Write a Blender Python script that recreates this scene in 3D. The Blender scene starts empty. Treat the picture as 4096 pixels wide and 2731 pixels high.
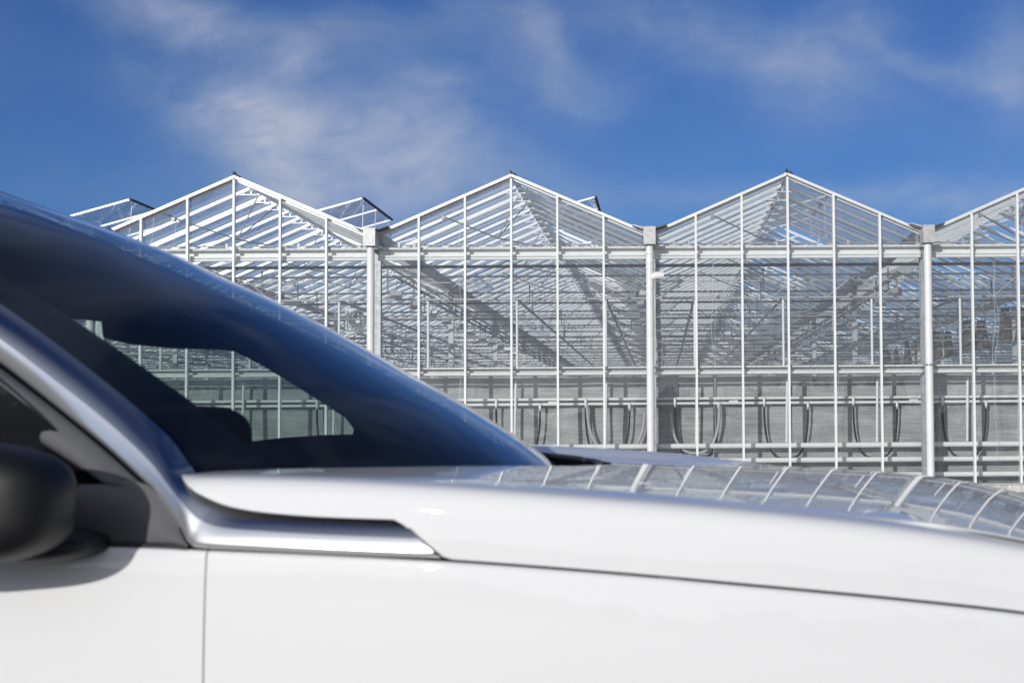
import bpy, math, random
from mathutils import Vector, Matrix
R = math.radians
random.seed(7)
col = bpy.context.scene.collection
SC = bpy.context.scene
EH = 1.2                      # eye height above the road; all z below are metres above or below the eye
FY = 24.7                     # facade plane
BAY = 4.8
RX = -7.384                   # ridge of the first bay

# ------------------------------------------------------------------ camera
yaw, pitch, roll = 8.91787253e-03, 3.89318208e-02, -6.90417915e-03
FPX, CX, CY = 5689.0, 2695.2, 1477.6
fw = Vector((math.sin(yaw)*math.cos(pitch), math.cos(yaw)*math.cos(pitch), math.sin(pitch)))
r_ = fw.cross(Vector((0, 0, 1))).normalized()
u_ = r_.cross(fw)
cr = r_*math.cos(roll) + u_*math.sin(roll)
cu = u_*math.cos(roll) - r_*math.sin(roll)
cam_d = bpy.data.cameras.new('camera'); cam = bpy.data.objects.new('camera', cam_d); col.objects.link(cam)
cam.matrix_world = Matrix(((cr.x, cu.x, -fw.x, 0), (cr.y, cu.y, -fw.y, 0), (cr.z, cu.z, -fw.z, EH), (0, 0, 0, 1)))
cam_d.sensor_width = 36; cam_d.lens = FPX/4096*36
cam_d.shift_x = (2048-CX)/4096; cam_d.shift_y = (CY-1365.5)/4096
cam_d.clip_start = .05; cam_d.clip_end = 3000
cam_d.dof.use_dof = True; cam_d.dof.focus_distance = 25.2; cam_d.dof.aperture_fstop = 6.3
SC.camera = cam

def at(px, py, Y):
    """point at depth Y seen at (px, py), in 2352-wide picture units; z relative to the eye"""
    x, y = px*1.7415, py*1.7415
    d = fw + cr*((x-CX)/FPX) - cu*((y-CY)/FPX)
    return Vector((d.x/d.y*Y, Y, d.z/d.y*Y))

# ------------------------------------------------------------------ materials
MT = {}
def mat(name, base, rough=.5, metal=0., coat=0., noise=0., nscale=20., stretch=(1, 1, 1), spec=.5, bump=0., bscale=60.):
    m = bpy.data.materials.new(name); m.use_nodes = True
    n = m.node_tree.nodes; l = m.node_tree.links; b = n['Principled BSDF']
    b.inputs['Base Color'].default_value = (*base, 1); b.inputs['Roughness'].default_value = rough
    b.inputs['Metallic'].default_value = metal; b.inputs['Coat Weight'].default_value = coat
    b.inputs['Coat Roughness'].default_value = .02
    b.inputs['Specular IOR Level'].default_value = spec
    if noise or bump:
        tc = n.new('ShaderNodeTexCoord'); mp = n.new('ShaderNodeMapping'); mp.inputs['Scale'].default_value = stretch
        l.new(tc.outputs['Object'], mp.inputs['Vector'])
    if noise:
        t = n.new('ShaderNodeTexNoise'); t.inputs['Scale'].default_value = nscale; t.inputs['Detail'].default_value = 6
        l.new(mp.outputs['Vector'], t.inputs['Vector'])
        mr = n.new('ShaderNodeMapRange'); mr.inputs['From Min'].default_value = .3; mr.inputs['From Max'].default_value = .7
        mr.inputs['To Min'].default_value = 1-noise; mr.inputs['To Max'].default_value = 1+noise*.5
        l.new(t.outputs['Fac'], mr.inputs['Value'])
        mx = n.new('ShaderNodeMix'); mx.data_type = 'RGBA'; mx.blend_type = 'MULTIPLY'; mx.inputs[0].default_value = 1
        mx.inputs[6].default_value = (*base, 1); l.new(mr.outputs['Result'], mx.inputs[7]); l.new(mx.outputs[2], b.inputs['Base Color'])
    if bump:
        t = n.new('ShaderNodeTexNoise'); t.inputs['Scale'].default_value = bscale; t.inputs['Detail'].default_value = 4
        l.new(mp.outputs['Vector'], t.inputs['Vector'])
        bp = n.new('ShaderNodeBump'); bp.inputs['Strength'].default_value = bump; bp.inputs['Distance'].default_value = .01
        l.new(t.outputs['Fac'], bp.inputs['Height']); l.new(bp.outputs['Normal'], b.inputs['Normal'])
    MT[name] = m
    return m

def glassmat(name, tint, dirt=.0, ior=1.5, rough=0., gain=2.0, dirtcol=(.7, .75, .78)):
    m = bpy.data.materials.new(name); m.use_nodes = True
    n = m.node_tree.nodes; l = m.node_tree.links; n.remove(n['Principled BSDF']); out = n['Material Output']
    tr = n.new('ShaderNodeBsdfTransparent'); tr.inputs[0].default_value = (*tint, 1)
    gl = n.new('ShaderNodeBsdfGlossy'); gl.inputs['Roughness'].default_value = rough; gl.inputs['Color'].default_value = (1, 1, 1, 1)
    # fresnel from the angle to the pane, the same from both sides
    geo = n.new('ShaderNodeNewGeometry'); dot = n.new('ShaderNodeVectorMath'); dot.operation = 'DOT_PRODUCT'
    l.new(geo.outputs['Incoming'], dot.inputs[0]); l.new(geo.outputs['Normal'], dot.inputs[1])
    ab = n.new('ShaderNodeMath'); ab.operation = 'ABSOLUTE'; l.new(dot.outputs['Value'], ab.inputs[0])
    om = n.new('ShaderNodeMath'); om.operation = 'SUBTRACT'; om.inputs[0].default_value = 1; l.new(ab.outputs[0], om.inputs[1])
    pw = n.new('ShaderNodeMath'); pw.operation = 'POWER'; pw.inputs[1].default_value = 5; l.new(om.outputs[0], pw.inputs[0])
    f0 = ((ior-1)/(ior+1))**2
    ma = n.new('ShaderNodeMath'); ma.operation = 'MULTIPLY_ADD'; ma.inputs[1].default_value = (1-f0); ma.inputs[2].default_value = f0
    l.new(pw.outputs[0], ma.inputs[0])
    mg = n.new('ShaderNodeMath'); mg.operation = 'MULTIPLY'; mg.inputs[1].default_value = gain; mg.use_clamp = True; l.new(ma.outputs[0], mg.inputs[0])
    mx = n.new('ShaderNodeMixShader'); l.new(mg.outputs[0], mx.inputs[0]); l.new(tr.outputs[0], mx.inputs[1]); l.new(gl.outputs[0], mx.inputs[2])
    last = mx
    if dirt:
        df = n.new('ShaderNodeBsdfDiffuse'); df.inputs[0].default_value = (*dirtcol, 1)
        tc = n.new('ShaderNodeTexCoord'); mp = n.new('ShaderNodeMapping'); mp.inputs['Scale'].default_value = (1, .5, .35)
        l.new(tc.outputs['Object'], mp.inputs[0])
        t = n.new('ShaderNodeTexNoise'); t.inputs['Scale'].default_value = 3.2; t.inputs['Detail'].default_value = 8; l.new(mp.outputs[0], t.inputs['Vector'])
        mr = n.new('ShaderNodeMapRange'); mr.inputs['From Min'].default_value = .35; mr.inputs['From Max'].default_value = .7
        mr.inputs['To Min'].default_value = dirt*.4; mr.inputs['To Max'].default_value = dirt*1.6; l.new(t.outputs['Fac'], mr.inputs['Value'])
        m2 = n.new('ShaderNodeMixShader'); l.new(mr.outputs['Result'], m2.inputs[0]); l.new(mx.outputs[0], m2.inputs[1]); l.new(df.outputs[0], m2.inputs[2])
        last = m2
    l.new(last.outputs[0], out.inputs['Surface'])
    MT[name] = m
    return m

mat('white_paint', (.80, .80, .79), .42, noise=.05, nscale=9)
mat('pipe_white', (.78, .78, .77), .38, noise=.06, nscale=6)
mat('alu', (.74, .745, .75), .38, metal=.30, noise=.10, nscale=8)
mat('alu_plain', (.70, .71, .72), .42, metal=.30)
mat('galv', (.42, .43, .44), .5, metal=.5, noise=.25, nscale=14)
mat('galv_light', (.50, .50, .505), .5, metal=.35, noise=.22, nscale=25)
mat('flange', (.66, .66, .65), .55, noise=.3, nscale=14, stretch=(4, 1, .3))
mat('gutter_metal', (.62, .63, .64), .55, metal=.15, noise=.15, nscale=5)
mat('dark_steel', (.10, .105, .11), .5, metal=.3, noise=.3, nscale=12)
mat('mid_steel', (.36, .37, .38), .45, metal=.4, noise=.2, nscale=9)
mat('black_rubber', (.018, .018, .02), .5)
mat('hose_black', (.016, .017, .018), .6, spec=.25)
mat('hose_white', (.42, .41, .40), .5)
mat('brass', (.45, .43, .38), .4, metal=.6)
mat('cap_black', (.03, .032, .035), .6)
mat('lamp_body', (.26, .26, .27), .4, metal=.4, noise=.15, nscale=30)
mat('lamp_reflector', (.8, .8, .82), .15, metal=.9)
mat('fan_dark', (.07, .072, .075), .5)
mat('screen_fabric', (.11, .10, .098), .9, noise=.35, nscale=12, stretch=(3, 3, .4))
mat('concrete', (.62, .61, .58), .85, noise=.38, nscale=7, stretch=(2.5, 1, .5), bump=.4)
mat('asphalt', (.11, .11, .11), .9, noise=.3, nscale=40, bump=.5, bscale=250)
mat('gravel', (.36, .35, .325), .95, noise=.3, nscale=5, bump=.6)
mat('bush', (.05, .055, .035), .9)
mat('inside_floor', (.66, .66, .65), .9, noise=.2, nscale=2)
glassmat('gable_glass', (.95, .97, .97), dirt=.034, gain=1.7)
glassmat('roof_glass', (.90, .93, .95), dirt=.062, dirtcol=(.68, .72, .76), gain=1.2)

# wall screen: woven grey fabric
m = mat('curtain', (.27, .275, .28), .85)
n = m.node_tree.nodes; l = m.node_tree.links; b = n['Principled BSDF']
tc = n.new('ShaderNodeTexCoord')
def nz(scale, st, det=5, rot=0., dist=0.):
    mp = n.new('ShaderNodeMapping'); mp.inputs['Scale'].default_value = st; mp.inputs['Rotation'].default_value = (0, rot, 0)
    t = n.new('ShaderNodeTexNoise'); t.inputs['Scale'].default_value = scale; t.inputs['Detail'].default_value = det; t.inputs['Distortion'].default_value = dist
    l.new(tc.outputs['Object'], mp.inputs[0]); l.new(mp.outputs[0], t.inputs['Vector']); return t.outputs['Fac']
def mth(op, a, b_=None, c=None, clamp=False):
    q = n.new('ShaderNodeMath'); q.operation = op; q.use_clamp = clamp
    for i, v in enumerate((a, b_, c)):
        if v is None: continue
        if isinstance(v, (int, float)): q.inputs[i].default_value = v
        else: l.new(v, q.inputs[i])
    return q.outputs[0]
a1 = nz(26, (1, 1, 2.2), 8, dist=.6); a2 = nz(1.3, (1, 1, 3), 4, R(28)); a3 = nz(5, (.25, 1, 7), 3, R(24)); a4 = nz(80, (.4, 1, 3), 2)  # diagonal streaks put fold shading and reflected field lines into the colour
s = mth('MULTIPLY_ADD', mth('SUBTRACT', a1, .5), .95, 1.0)
s = mth('MULTIPLY_ADD', mth('SUBTRACT', a2, .5), 1.1, s)
s = mth('MULTIPLY_ADD', mth('SUBTRACT', a3, .5), .95, s)
s = mth('MULTIPLY_ADD', mth('SUBTRACT', a4, .5), .35, s)
mx = n.new('ShaderNodeMix'); mx.data_type = 'RGBA'; mx.blend_type = 'MULTIPLY'; mx.inputs[0].default_value = 1
mx.inputs[6].default_value = (.325, .332, .335, 1); l.new(s, mx.inputs[7]); l.new(mx.outputs[2], b.inputs['Base Color'])

# car
mat('car_paint', (.74, .74, .74), .6, coat=1.0, spec=.15)
mat('car_silver_bright', (.88, .885, .89), .28, metal=.85)
mat('car_silver_dark', (.56, .57, .59), .16, metal=1.0)
mat('car_gloss_black', (.006, .006, .008), .12, coat=.4)
mat('car_satin_black', (.10, .10, .105), .42, noise=.05, nscale=80)
mat('car_seal', (.02, .02, .021), .6)
mat('car_interior', (.004, .004, .005), .9, spec=.1)
mat('car_frit', (.004, .004, .005), .08)
mat('car_cowl', (.09, .09, .092), .6, noise=.2, nscale=60)
mat('mirror_black', (.010, .010, .011), .5, spec=.3)
mat('tyre', (.02, .02, .02), .8)
mat('rim', (.6, .6, .62), .3, metal=.9)
glassmat('windscreen_glass', (.62, .69, .67), gain=1.45, dirt=.006, dirtcol=(.7, .7, .68))
glassmat('car_side_glass', (.76, .83, .81), gain=1.5)
glassmat('car_dark_glass', (.30, .34, .34), gain=1.9)

# ------------------------------------------------------------------ mesh helper
class MB:
    def __init__(s): s.v = []; s.f = []; s.sm = []
    def add(s, vs, fs, smooth=False):
        o = len(s.v); s.v += [Vector(q) for q in vs]
        for f in fs: s.f.append([o+i for i in f]); s.sm.append(smooth)
        return s
    def box(s, x0, x1, y0, y1, z0, z1):
        vs = [(x, y, z) for x in (x0, x1) for y in (y0, y1) for z in (z0, z1)]
        return s.add(vs, [(0, 1, 3, 2), (4, 6, 7, 5), (0, 4, 5, 1), (2, 3, 7, 6), (0, 2, 6, 4), (1, 5, 7, 3)])
    def bar(s, p, q, w, h, up=(0, 0, 1)):
        p, q = Vector(p), Vector(q); d = (q-p).normalized(); a = d.cross(Vector(up)).normalized(); c = a.cross(d)
        vs = [e + a*(i*w/2) + c*(j*h/2) for e in (p, q) for i, j in ((-1, -1), (1, -1), (1, 1), (-1, 1))]
        return s.add(vs, [(3, 2, 1, 0), (4, 5, 6, 7), (0, 1, 5, 4), (1, 2, 6, 5), (2, 3, 7, 6), (3, 0, 4, 7)])
    def tube(s, p, q, r, k=10, r2=None):
        return s.path([p, q], r, k, r2)
    def path(s, pts, r, k=10, r2=None, cap=True):
        pts = [Vector(p) for p in pts]; N = len(pts); vs = []; fs = []
        prev = None
        for i, p in enumerate(pts):
            d = ((pts[min(i+1, N-1)] - pts[max(i-1, 0)])).normalized()
            if prev is None:
                a = d.orthogonal().normalized()
            else:
                a = (prev - d*prev.dot(d)).normalized()
            prev = a; c = d.cross(a)
            rr = r if r2 is None else r + (r2-r)*i/(N-1)
            for j in range(k):
                t = 2*math.pi*j/k; vs.append(p + a*(rr*math.cos(t)) + c*(rr*math.sin(t)))
        for i in range(N-1):
            for j in range(k):
                fs.append((i*k+j, i*k+(j+1) % k, (i+1)*k+(j+1) % k, (i+1)*k+j))
        s.add(vs, fs, True)
        if cap:
            s.add(vs[:k], [tuple(range(k))[::-1]]); s.add(vs[-k:], [tuple(range(k))])
        return s
    def grid(s, rows, smooth=True):
        k = len(rows[0]); vs = [v for r in rows for v in r]; fs = []
        for i in range(len(rows)-1):
            for j in range(k-1): fs.append((i*k+j, i*k+j+1, (i+1)*k+j+1, (i+1)*k+j))
        return s.add(vs, fs, smooth)
    def prism(s, poly, axis, a, b_, smooth=False):
        """poly in the two other axes, extruded along axis from a to b_"""
        def P(u, v, w): return {'x': (w, u, v), 'y': (u, w, v), 'z': (u, v, w)}[axis]
        k = len(poly); vs = [P(u, v, a) for u, v in poly] + [P(u, v, b_) for u, v in poly]
        s.add(vs, [(i, (i+1) % k, k+(i+1) % k, k+i) for i in range(k)], smooth)
        return s.add(vs, [tuple(range(k))[::-1], tuple(range(k, 2*k))])
    def build(s, name, m, parent=None, solid=0, off=0, loc=None, merge=False):
        me = bpy.data.meshes.new(name)
        if loc is not None: base = Vector(loc)
        elif parent is not None: base = ORG[parent.name]
        else:
            n_ = len(s.v); mn = Vector([min(v[i] for v in s.v) for i in range(3)]); mx_ = Vector([max(v[i] for v in s.v) for i in range(3)])
            base = Vector(((mn.x+mx_.x)/2, (mn.y+mx_.y)/2, mn.z))
        me.from_pydata([tuple(v-base) for v in s.v], [], s.f)
        for p, q in zip(me.polygons, s.sm): p.use_smooth = q
        if merge:
            import bmesh
            bm = bmesh.new(); bm.from_mesh(me); bmesh.ops.remove_doubles(bm, verts=bm.verts, dist=1e-5)
            bmesh.ops.recalc_face_normals(bm, faces=bm.faces); bm.to_mesh(me); bm.free()
        me.materials.append(MT[m]); o = bpy.data.objects.new(name, me); col.objects.link(o)
        if parent is not None:
            o.parent = parent; d = base - ORG[parent.name]; o.location = d
            ORG[o.name] = base.copy()
        else:
            o.location = (base.x, base.y, base.z+EH); ORG[o.name] = base.copy()
        if solid:
            mo = o.modifiers.new('solid', 'SOLIDIFY'); mo.thickness = solid; mo.offset = off
        return o
ORG = {}
def empty(name, loc):
    o = bpy.data.objects.new(name, None); col.objects.link(o); o.location = (loc[0], loc[1], loc[2]+EH); ORG[o.name] = Vector(loc)
    o.empty_display_size = .2
    return o
def tag(o, label=None, cat=None, group=None, kind=None):
    if label: o['label'] = label
    if cat: o['category'] = cat
    if group: o['group'] = group
    if kind: o['kind'] = kind
    return o
def dup(o, parent=None):
    c = o.copy(); col.objects.link(c)
    if parent is not None: c.parent = parent
    for ch in list(o.children): dup(ch, c)
    return c
ORDN = ['first', 'second', 'third', 'fourth', 'fifth', 'sixth', 'seventh', 'eighth', 'ninth', 'tenth', 'eleventh', 'twelfth', 'thirteenth', 'fourteenth', 'fifteenth', 'sixteenth']

# ------------------------------------------------------------------ ground
GZ = -EH
tag(MB().add([(-400, -400, GZ), (400, -400, GZ), (400, 400, GZ), (-400, 400, GZ)], [(0, 1, 2, 3)]).build('ground', 'gravel'), kind='structure')
tag(MB().add([(-300, 1.2, GZ+.004), (300, 1.2, GZ+.004), (300, 8, GZ+.004), (-300, 8, GZ+.004)], [(0, 1, 2, 3)]).build('road', 'asphalt'), kind='structure')
tag(MB().add([(-60, FY+.4, GZ+.008), (40, FY+.4, GZ+.008), (40, 125, GZ+.008), (-60, 125, GZ+.008)], [(0, 1, 2, 3)]).build('floor', 'inside_floor'), kind='structure')

w = MB()
for q in range(900):
    X = -90+180*random.random(); Y = -75+12*random.random(); h_ = 2.2+.9*math.sin(X*.13)+.5*math.sin(X*.41+1)+1.2*random.random()
    a_ = random.uniform(0, 3); ww = random.uniform(.5, 1.6)
    for j in range(4):
        z0 = GZ+h_*j/4; z1 = GZ+h_*(j+1.6)/4; dx = random.uniform(-.8, .8)
        w.add([(X-ww*math.cos(a_)+dx, Y-ww*math.sin(a_), z0), (X+ww*math.cos(a_)+dx, Y+ww*math.sin(a_), z0+.3), (X+dx*1.5+random.uniform(-.6, .6), Y, z1)], [(0, 1, 2)])
tag(w.build('treeline', 'bush'), kind='stuff')
# ------------------------------------------------------------------ greenhouse
GH = empty('greenhouse', (0, FY, GZ))
tag(GH, 'long white framed glass greenhouse with a row of peaked gables and open roof vents', 'greenhouse')
GB, GE = 24.7, 118.0
SL = 1.04/2.4                 # roof fall per metre
ZR = 4.37                     # ridge
GZT = ZR - 2.4*SL             # roof height at the gutter line
def gx(i): return RX + BAY*(i-.5)     # gutter left of bay i
def rx(i): return RX + BAY*i
BAYS = range(-8, 9)           # all bays that show through the glass
FRONT = range(-1, 4)          # bays whose gable is in the picture

def part(mb, name, m, label=None, **k):
    o = mb.build(name, m, GH, **k)
    if label: o['label'] = label
    return o

# base wall and its cap
w = MB().box(-20, 14, 24.60, 24.95, GZ-.1, -1.075); part(w, 'base_wall', 'concrete')
w = MB().box(-20, 14, 24.585, 24.97, -1.072, -1.045); part(w, 'wall_coping', 'galv_light')
# mullions
for i in FRONT:
    for k in range(-2, 3):
        x = rx(i) + k*.8; top = ZR - abs(k*.8)*SL - .045
        w = MB().box(x-.0185, x+.0185, 24.555, 24.64, -1.043, top-(.03 if k == 0 else .0))
        part(w, 'mullion', 'white_paint')
    # gable glass: one sheet per bay, set behind the mullions
    a, c = rx(i)-2.37, rx(i)+2.37
    w2 = MB(); xs_ = [a]+[rx(i)+k*.8 for k in range(-2, 3)]+[c]
    def rz(x): return ZR-.05-abs(x-rx(i))*SL
    for j in range(6):
        xa_, xb_ = xs_[j]+.002, xs_[j+1]-.002
        for z0, z1a, z1b in ((-1.04, .99, .99), (1.0, 3.09, 3.09), (3.10, rz(xa_), rz(xb_))):
            t1, t2 = random.uniform(-.0035, .0035), random.uniform(-.004, .004)
            w2.add([(xa_, 24.652-t1-t2, z0), (xb_, 24.652+t1-t2, z0), (xb_, 24.652+t1+t2, z1b), (xa_, 24.652-t1+t2, z1a)], [(0, 1, 2, 3)])
    part(w2, 'gable_glass', 'gable_glass')
    # sloping gable rafters, two stepped profiles
    for sgn in (-1, 1):
        xa = rx(i); xb = rx(i) + sgn*2.33
        za, zb = ZR, ZR - 2.33*SL
        nu = Vector((sgn*SL, 0, 1)).normalized()
        w = MB()
        w.bar((xa+sgn*.0, 24.62, za-.02), (xb, 24.62, zb-.02), .10, .045, nu)
        w.bar((xa+sgn*.03, 24.70, za-.075), (xb, 24.70, zb-.062), .05, .035, nu)
        w.bar((xa+sgn*.0, 24.655, za+.008), (xb, 24.655, zb+.008), .03, .014, nu)
        part(w, 'gable_rafter', 'alu')
    # horizontal members
    g0, g1 = gx(i)+.07, gx(i+1)-.07
    w = MB().box(g0, g1, 24.66, 24.80, 3.076, 3.112); part(w, 'beam_flange', 'flange')
    w = MB().box(g0, g1, 24.79, 24.80, 2.95, 3.074).box(g0, g1, 24.70, 24.788, 2.950, 2.985); part(w, 'eaves_beam', 'white_paint')
    w = MB().tube((g0, 24.725, 2.915), (g1, 24.725, 2.915), .029, 14); part(w, 'eaves_tube', 'pipe_white')
    w = MB().tube((g0, 24.80, 3.165), (g1, 24.80, 3.165), .011, 8)
    for q in (.35, .62, 2.15, 3.4):
        w.box(g0+q-.02, g0+q+.02, 24.77, 24.785, 3.113, 3.21)
    part(w, 'tie_rail', 'galv')
    w = MB().box(g0, g1, 24.66, 24.80, .992, 1.02); part(w, 'transom_flange', 'flange')
    w = MB().box(g0, g1, 24.78, 24.79, .925, .990); part(w, 'transom_web', 'galv_light')
    w = MB().tube((g0, 24.71, .900), (g1, 24.71, .900), .026, 14); part(w, 'transom_tube', 'pipe_white')
# roof: glazing bars. the nearest hundred are parts, the others one part
near = []; rest = MB(); webs = MB()
P = .9
def roofbar(w, i, sgn, y, bracket, k=None, wid=.034, hh=.055):
    xa = rx(i)+sgn*.02; xb = rx(i)+sgn*2.3
    nu = Vector((sgn*SL, 0, 1)).normalized()
    w.bar((xa, y, ZR-.055), (xb, y, ZR-2.3*SL-.05), wid, hh, nu)
    if bracket and sgn > 0:
        w.box(rx(i)-.24, rx(i)+.24, y-.006, y+.006, ZR-.176, ZR-.160)
        w.box(rx(i)-.012, rx(i)+.012, y-.006, y+.006, ZR-.159, ZR-.10)
        w.box(rx(i)-.14, rx(i)-.12, y-.006, y+.006, ZR-.159, ZR-.125).box(rx(i)+.12, rx(i)+.14, y-.006, y+.006, ZR-.159, ZR-.125)
cnt = 0
for i in BAYS:
    for kk in range(1, int((GE-GB)/P)):
        y = GB + kk*P
        for sgn in (-1, 1):
            if -1 <= i <= 3 and kk <= 9 and cnt < 96:
                w = MB(); roofbar(w, i, sgn, y, True)
                if kk % 5 == 2: roofbar(w, i, sgn, y+.14, True)
                part(w, 'glazing_bar', 'alu'); cnt += 1
            else:
                roofbar(rest, i, sgn, y, kk < 30, None, .036, .030)
                nu = Vector((sgn*SL, 0, 1)).normalized()
                webs.bar((rx(i)+sgn*.02, y, ZR-.091), (rx(i)+sgn*2.3, y, ZR-2.3*SL-.086), .018, .034, nu)
                if kk % 5 == 2: roofbar(rest, i, sgn, y+.14, False)
o = part(rest, 'roof_bars', 'alu_plain'); o['kind'] = 'stuff'
o = part(webs, 'shaded_bar_webs', 'galv'); o['kind'] = 'stuff'  # darker metal puts the bars' shaded undersides into the colour
# gutters, ridges, roof glass
gpoly = [(-.085, 3.275), (.085, 3.275), (.10, 3.335), (.15, 3.365), (.145, 3.372), (.09, 3.342), (.077, 3.283), (-.077, 3.283), (-.09, 3.342), (-.145, 3.372), (-.15, 3.365), (-.10, 3.335)]
VENT_P = 6.3
vents = []
for i in BAYS:
    x = gx(i)
    part(MB().prism([(x+u, v) for u, v in gpoly], 'y', 24.66, GE), 'gutter', 'gutter_metal')
    w = MB().bar((rx(i), 24.66, ZR-.02), (rx(i), GE, ZR-.02), .05, .05).bar((rx(i), 24.66, ZR+.012), (rx(i), GE, ZR+.012), .09, .008)
    part(w, 'ridge_beam', 'alu_plain')
    for sgn in (-1, 1):
        w = MB(); t0, t1 = .03, 2.29; y0 = GB+.02
        def quad(ya, yb, ta, tb):
            n_q = max(1, round((yb-ya)/.9))
            for q_ in range(n_q):
                y1_, y2_ = ya+(yb-ya)*q_/n_q, ya+(yb-ya)*(q_+1)/n_q; d1, d2 = random.uniform(-.004, .004), random.uniform(-.003, .003)
                w.add([(rx(i)+sgn*ta, y1_, ZR-ta*SL-.005+d1), (rx(i)+sgn*tb, y1_, ZR-tb*SL-.005+d2), (rx(i)+sgn*tb, y2_, ZR-tb*SL-.005-d2), (rx(i)+sgn*ta, y2_, ZR-ta*SL-.005-d1)], [(0, 1, 2, 3)])
        if sgn > 0:
            ya = y0; vy = 29.3
            while vy < GE-4:
                quad(ya, vy, t0, t1); quad(vy, vy+3.1, 1.28, t1)
                vents.append((i, vy)); ya = vy+3.1; vy += VENT_P
            quad(ya, GE, t0, t1)
        else:
            quad(y0, GE, t0, t1)
        part(w, 'roof_glass', 'roof_glass')
# open vents on the right-hand slopes
for i, vy in vents:
    if vy > 62: continue
    op = .34/1.28
    a = Vector((rx(i), 0, ZR+.01)); L = 1.30; d = Vector((math.cos(R(15.5)), 0, math.sin(R(15.5))))
    e = a + d*L
    fr = MB()
    for yy in (vy, vy+1.55, vy+3.1):
        fr.bar((a.x, yy, a.z), (e.x, yy, e.z), .03, .035)
    fr.bar((a.x+.01, vy-.02, a.z), (a.x+.01, vy+3.12, a.z), .03, .03)
    V_ = part(fr, 'roof_vent', 'alu')
    gl_ = MB().add([(a.x, vy, a.z), (e.x, vy, e.z), (e.x, vy+3.1, e.z), (a.x, vy+3.1, a.z)], [(0, 1, 2, 3)]); gl_.build('vent_pane', 'roof_glass', V_)
    if vy < 32 and -1 <= i <= 3:
        MB().bar((e.x, vy-.03, e.z), (e.x, vy+3.13, e.z), .05, .035).build('vent_edge', 'cap_black', V_)
        for yy in (vy+.2, vy+1.5, vy+2.9):
            if -1 <= i <= 3: MB().tube((e.x-.04, yy, e.z-.03), (rx(i)+1.22, yy-.25, ZR-1.22*SL-.30), .011, 6).build('vent_strut', 'alu', V_)
# push rods of the vents under the roof
for i in FRONT:
    w = MB(); xk = rx(i)-.42; zk = 3.47
    for yy in (26.2, 31.0, 35.5):
        w.tube((rx(i)-.02, yy-.1, ZR-.12), (xk, yy, zk), .012, 6).tube((rx(i)+.02, yy+1.0, ZR-.12), (xk, yy, zk), .012, 6)
        w.tube((rx(i)-1.3, yy-.9, ZR-1.3*SL-.06), (xk, yy, zk), .014, 6).tube((xk, yy, zk), (rx(i)+.3, yy+.8, zk-.07), .014, 6)
        w.box(rx(i)-1.31, rx(i)-1.25, yy-.95, yy-.85, ZR-1.3*SL-.12, ZR-1.3*SL-.06)
    part(w, 'vent_rod', 'mid_steel')
# gutter end boxes, flashings, downpipes, columns
for i in range(-1, 5):
    x = gx(i)
    if x < -16: continue
    w = MB().box(x-.103, x+.103, 24.28, 24.60, 3.10, 3.405); part(w, 'gutter_box', 'galv_light')
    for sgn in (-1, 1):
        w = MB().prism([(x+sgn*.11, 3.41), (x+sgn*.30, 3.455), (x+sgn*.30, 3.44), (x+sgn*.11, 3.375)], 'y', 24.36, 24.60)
        part(w, 'flashing', 'dark_steel' if sgn > 0 else 'galv_light')  # sunlit left and shaded right sides put into the flashing colours
    dp = MB().tube((x, 24.42, GZ+.2), (x, 24.42, 3.09), .066, 24)
    D = part(dp, 'downpipe', 'pipe_white')
    cs = MB().tube((x, 24.42, .985), (x, 24.42, 1.02), .0685, 24)
    if i == 2:
        for zz in (2.94, 2.785, 2.69, 2.36): cs.tube((x, 24.42, zz), (x, 24.42, zz+.035), .0745, 24)
        br = MB().tube((x-.03, 24.42, 2.50), (x+.11, 24.40, 2.575), .055, 18).tube((x+.09, 24.40, 2.57), (x+.205, 24.40, 2.57), .068, 20)
        br.tube((x+.13, 24.40, 2.57), (x+.14, 24.40, 2.57), .073, 20).tube((x+.206, 24.40, 2.57), (x+.24, 24.40, 2.57), .065, 20)
        br.build('pipe_branch', 'pipe_white', D)
        cs.build('collar', 'pipe_white', D)
    else:
        cs.build('collar', 'mid_steel', D)
    w = MB().box(x-.06, x+.095, 24.80, 24.812, -1.04, 3.10).box(x-.06, x+.095, 24.93, 24.942, -1.04, 3.10).box(x+.083, x+.095, 24.813, 24.929, -1.04, 3.10)
    part(w, 'column', 'galv')
for i in BAYS:
    for y in (33.8, 42.8, 51.8, 60.8):
        w = MB().box(gx(i)-.06, gx(i)+.06, y-.05, y+.05, GZ, 3.272); part(w, 'column', 'galv_light')
for i in FRONT:
    w = MB()
    w.prism([(rx(i)-.02, ZR+.015), (rx(i)+.10, ZR-.02), (rx(i)+.07, ZR+.012), (rx(i)+.02, ZR+.03), (rx(i)-.005, ZR+.075), (rx(i)-.02, ZR+.06)], 'y', 24.56, 24.72)
    part(w, 'ridge_cap', 'cap_black')
# lattice trusses, one per row
XL, XR = -44, 30
def truss(y, zt, zb):
    w = MB(); x0 = XL; 
    w.tube((XL, y, zt), (XR, y, zt), .019, 8); w.tube((XL, y, zb), (XR, y, zb), .019, 8)
    w.tube((XL, y+.05, zt-.1), (XR, y+.05, zt-.1), .012, 6)
    x = XL
    while x < XR:
        w.tube((x, y, zb), (x+.5, y, zt), .010, 5).tube((x+.5, y, zt), (x+1.0, y, zb), .010, 5); x += 1.0
    return w
y = 25.55; k = 0
while y < GE-1:
    part(truss(y, 2.69, 2.28), 'truss', 'mid_steel' if k else 'galv_light'); y += 4.5; k += 1
w = MB().box(XL, XR, 25.45, 25.50, 2.835, 2.888); part(w, 'curtain_beam', 'dark_steel')
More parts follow.
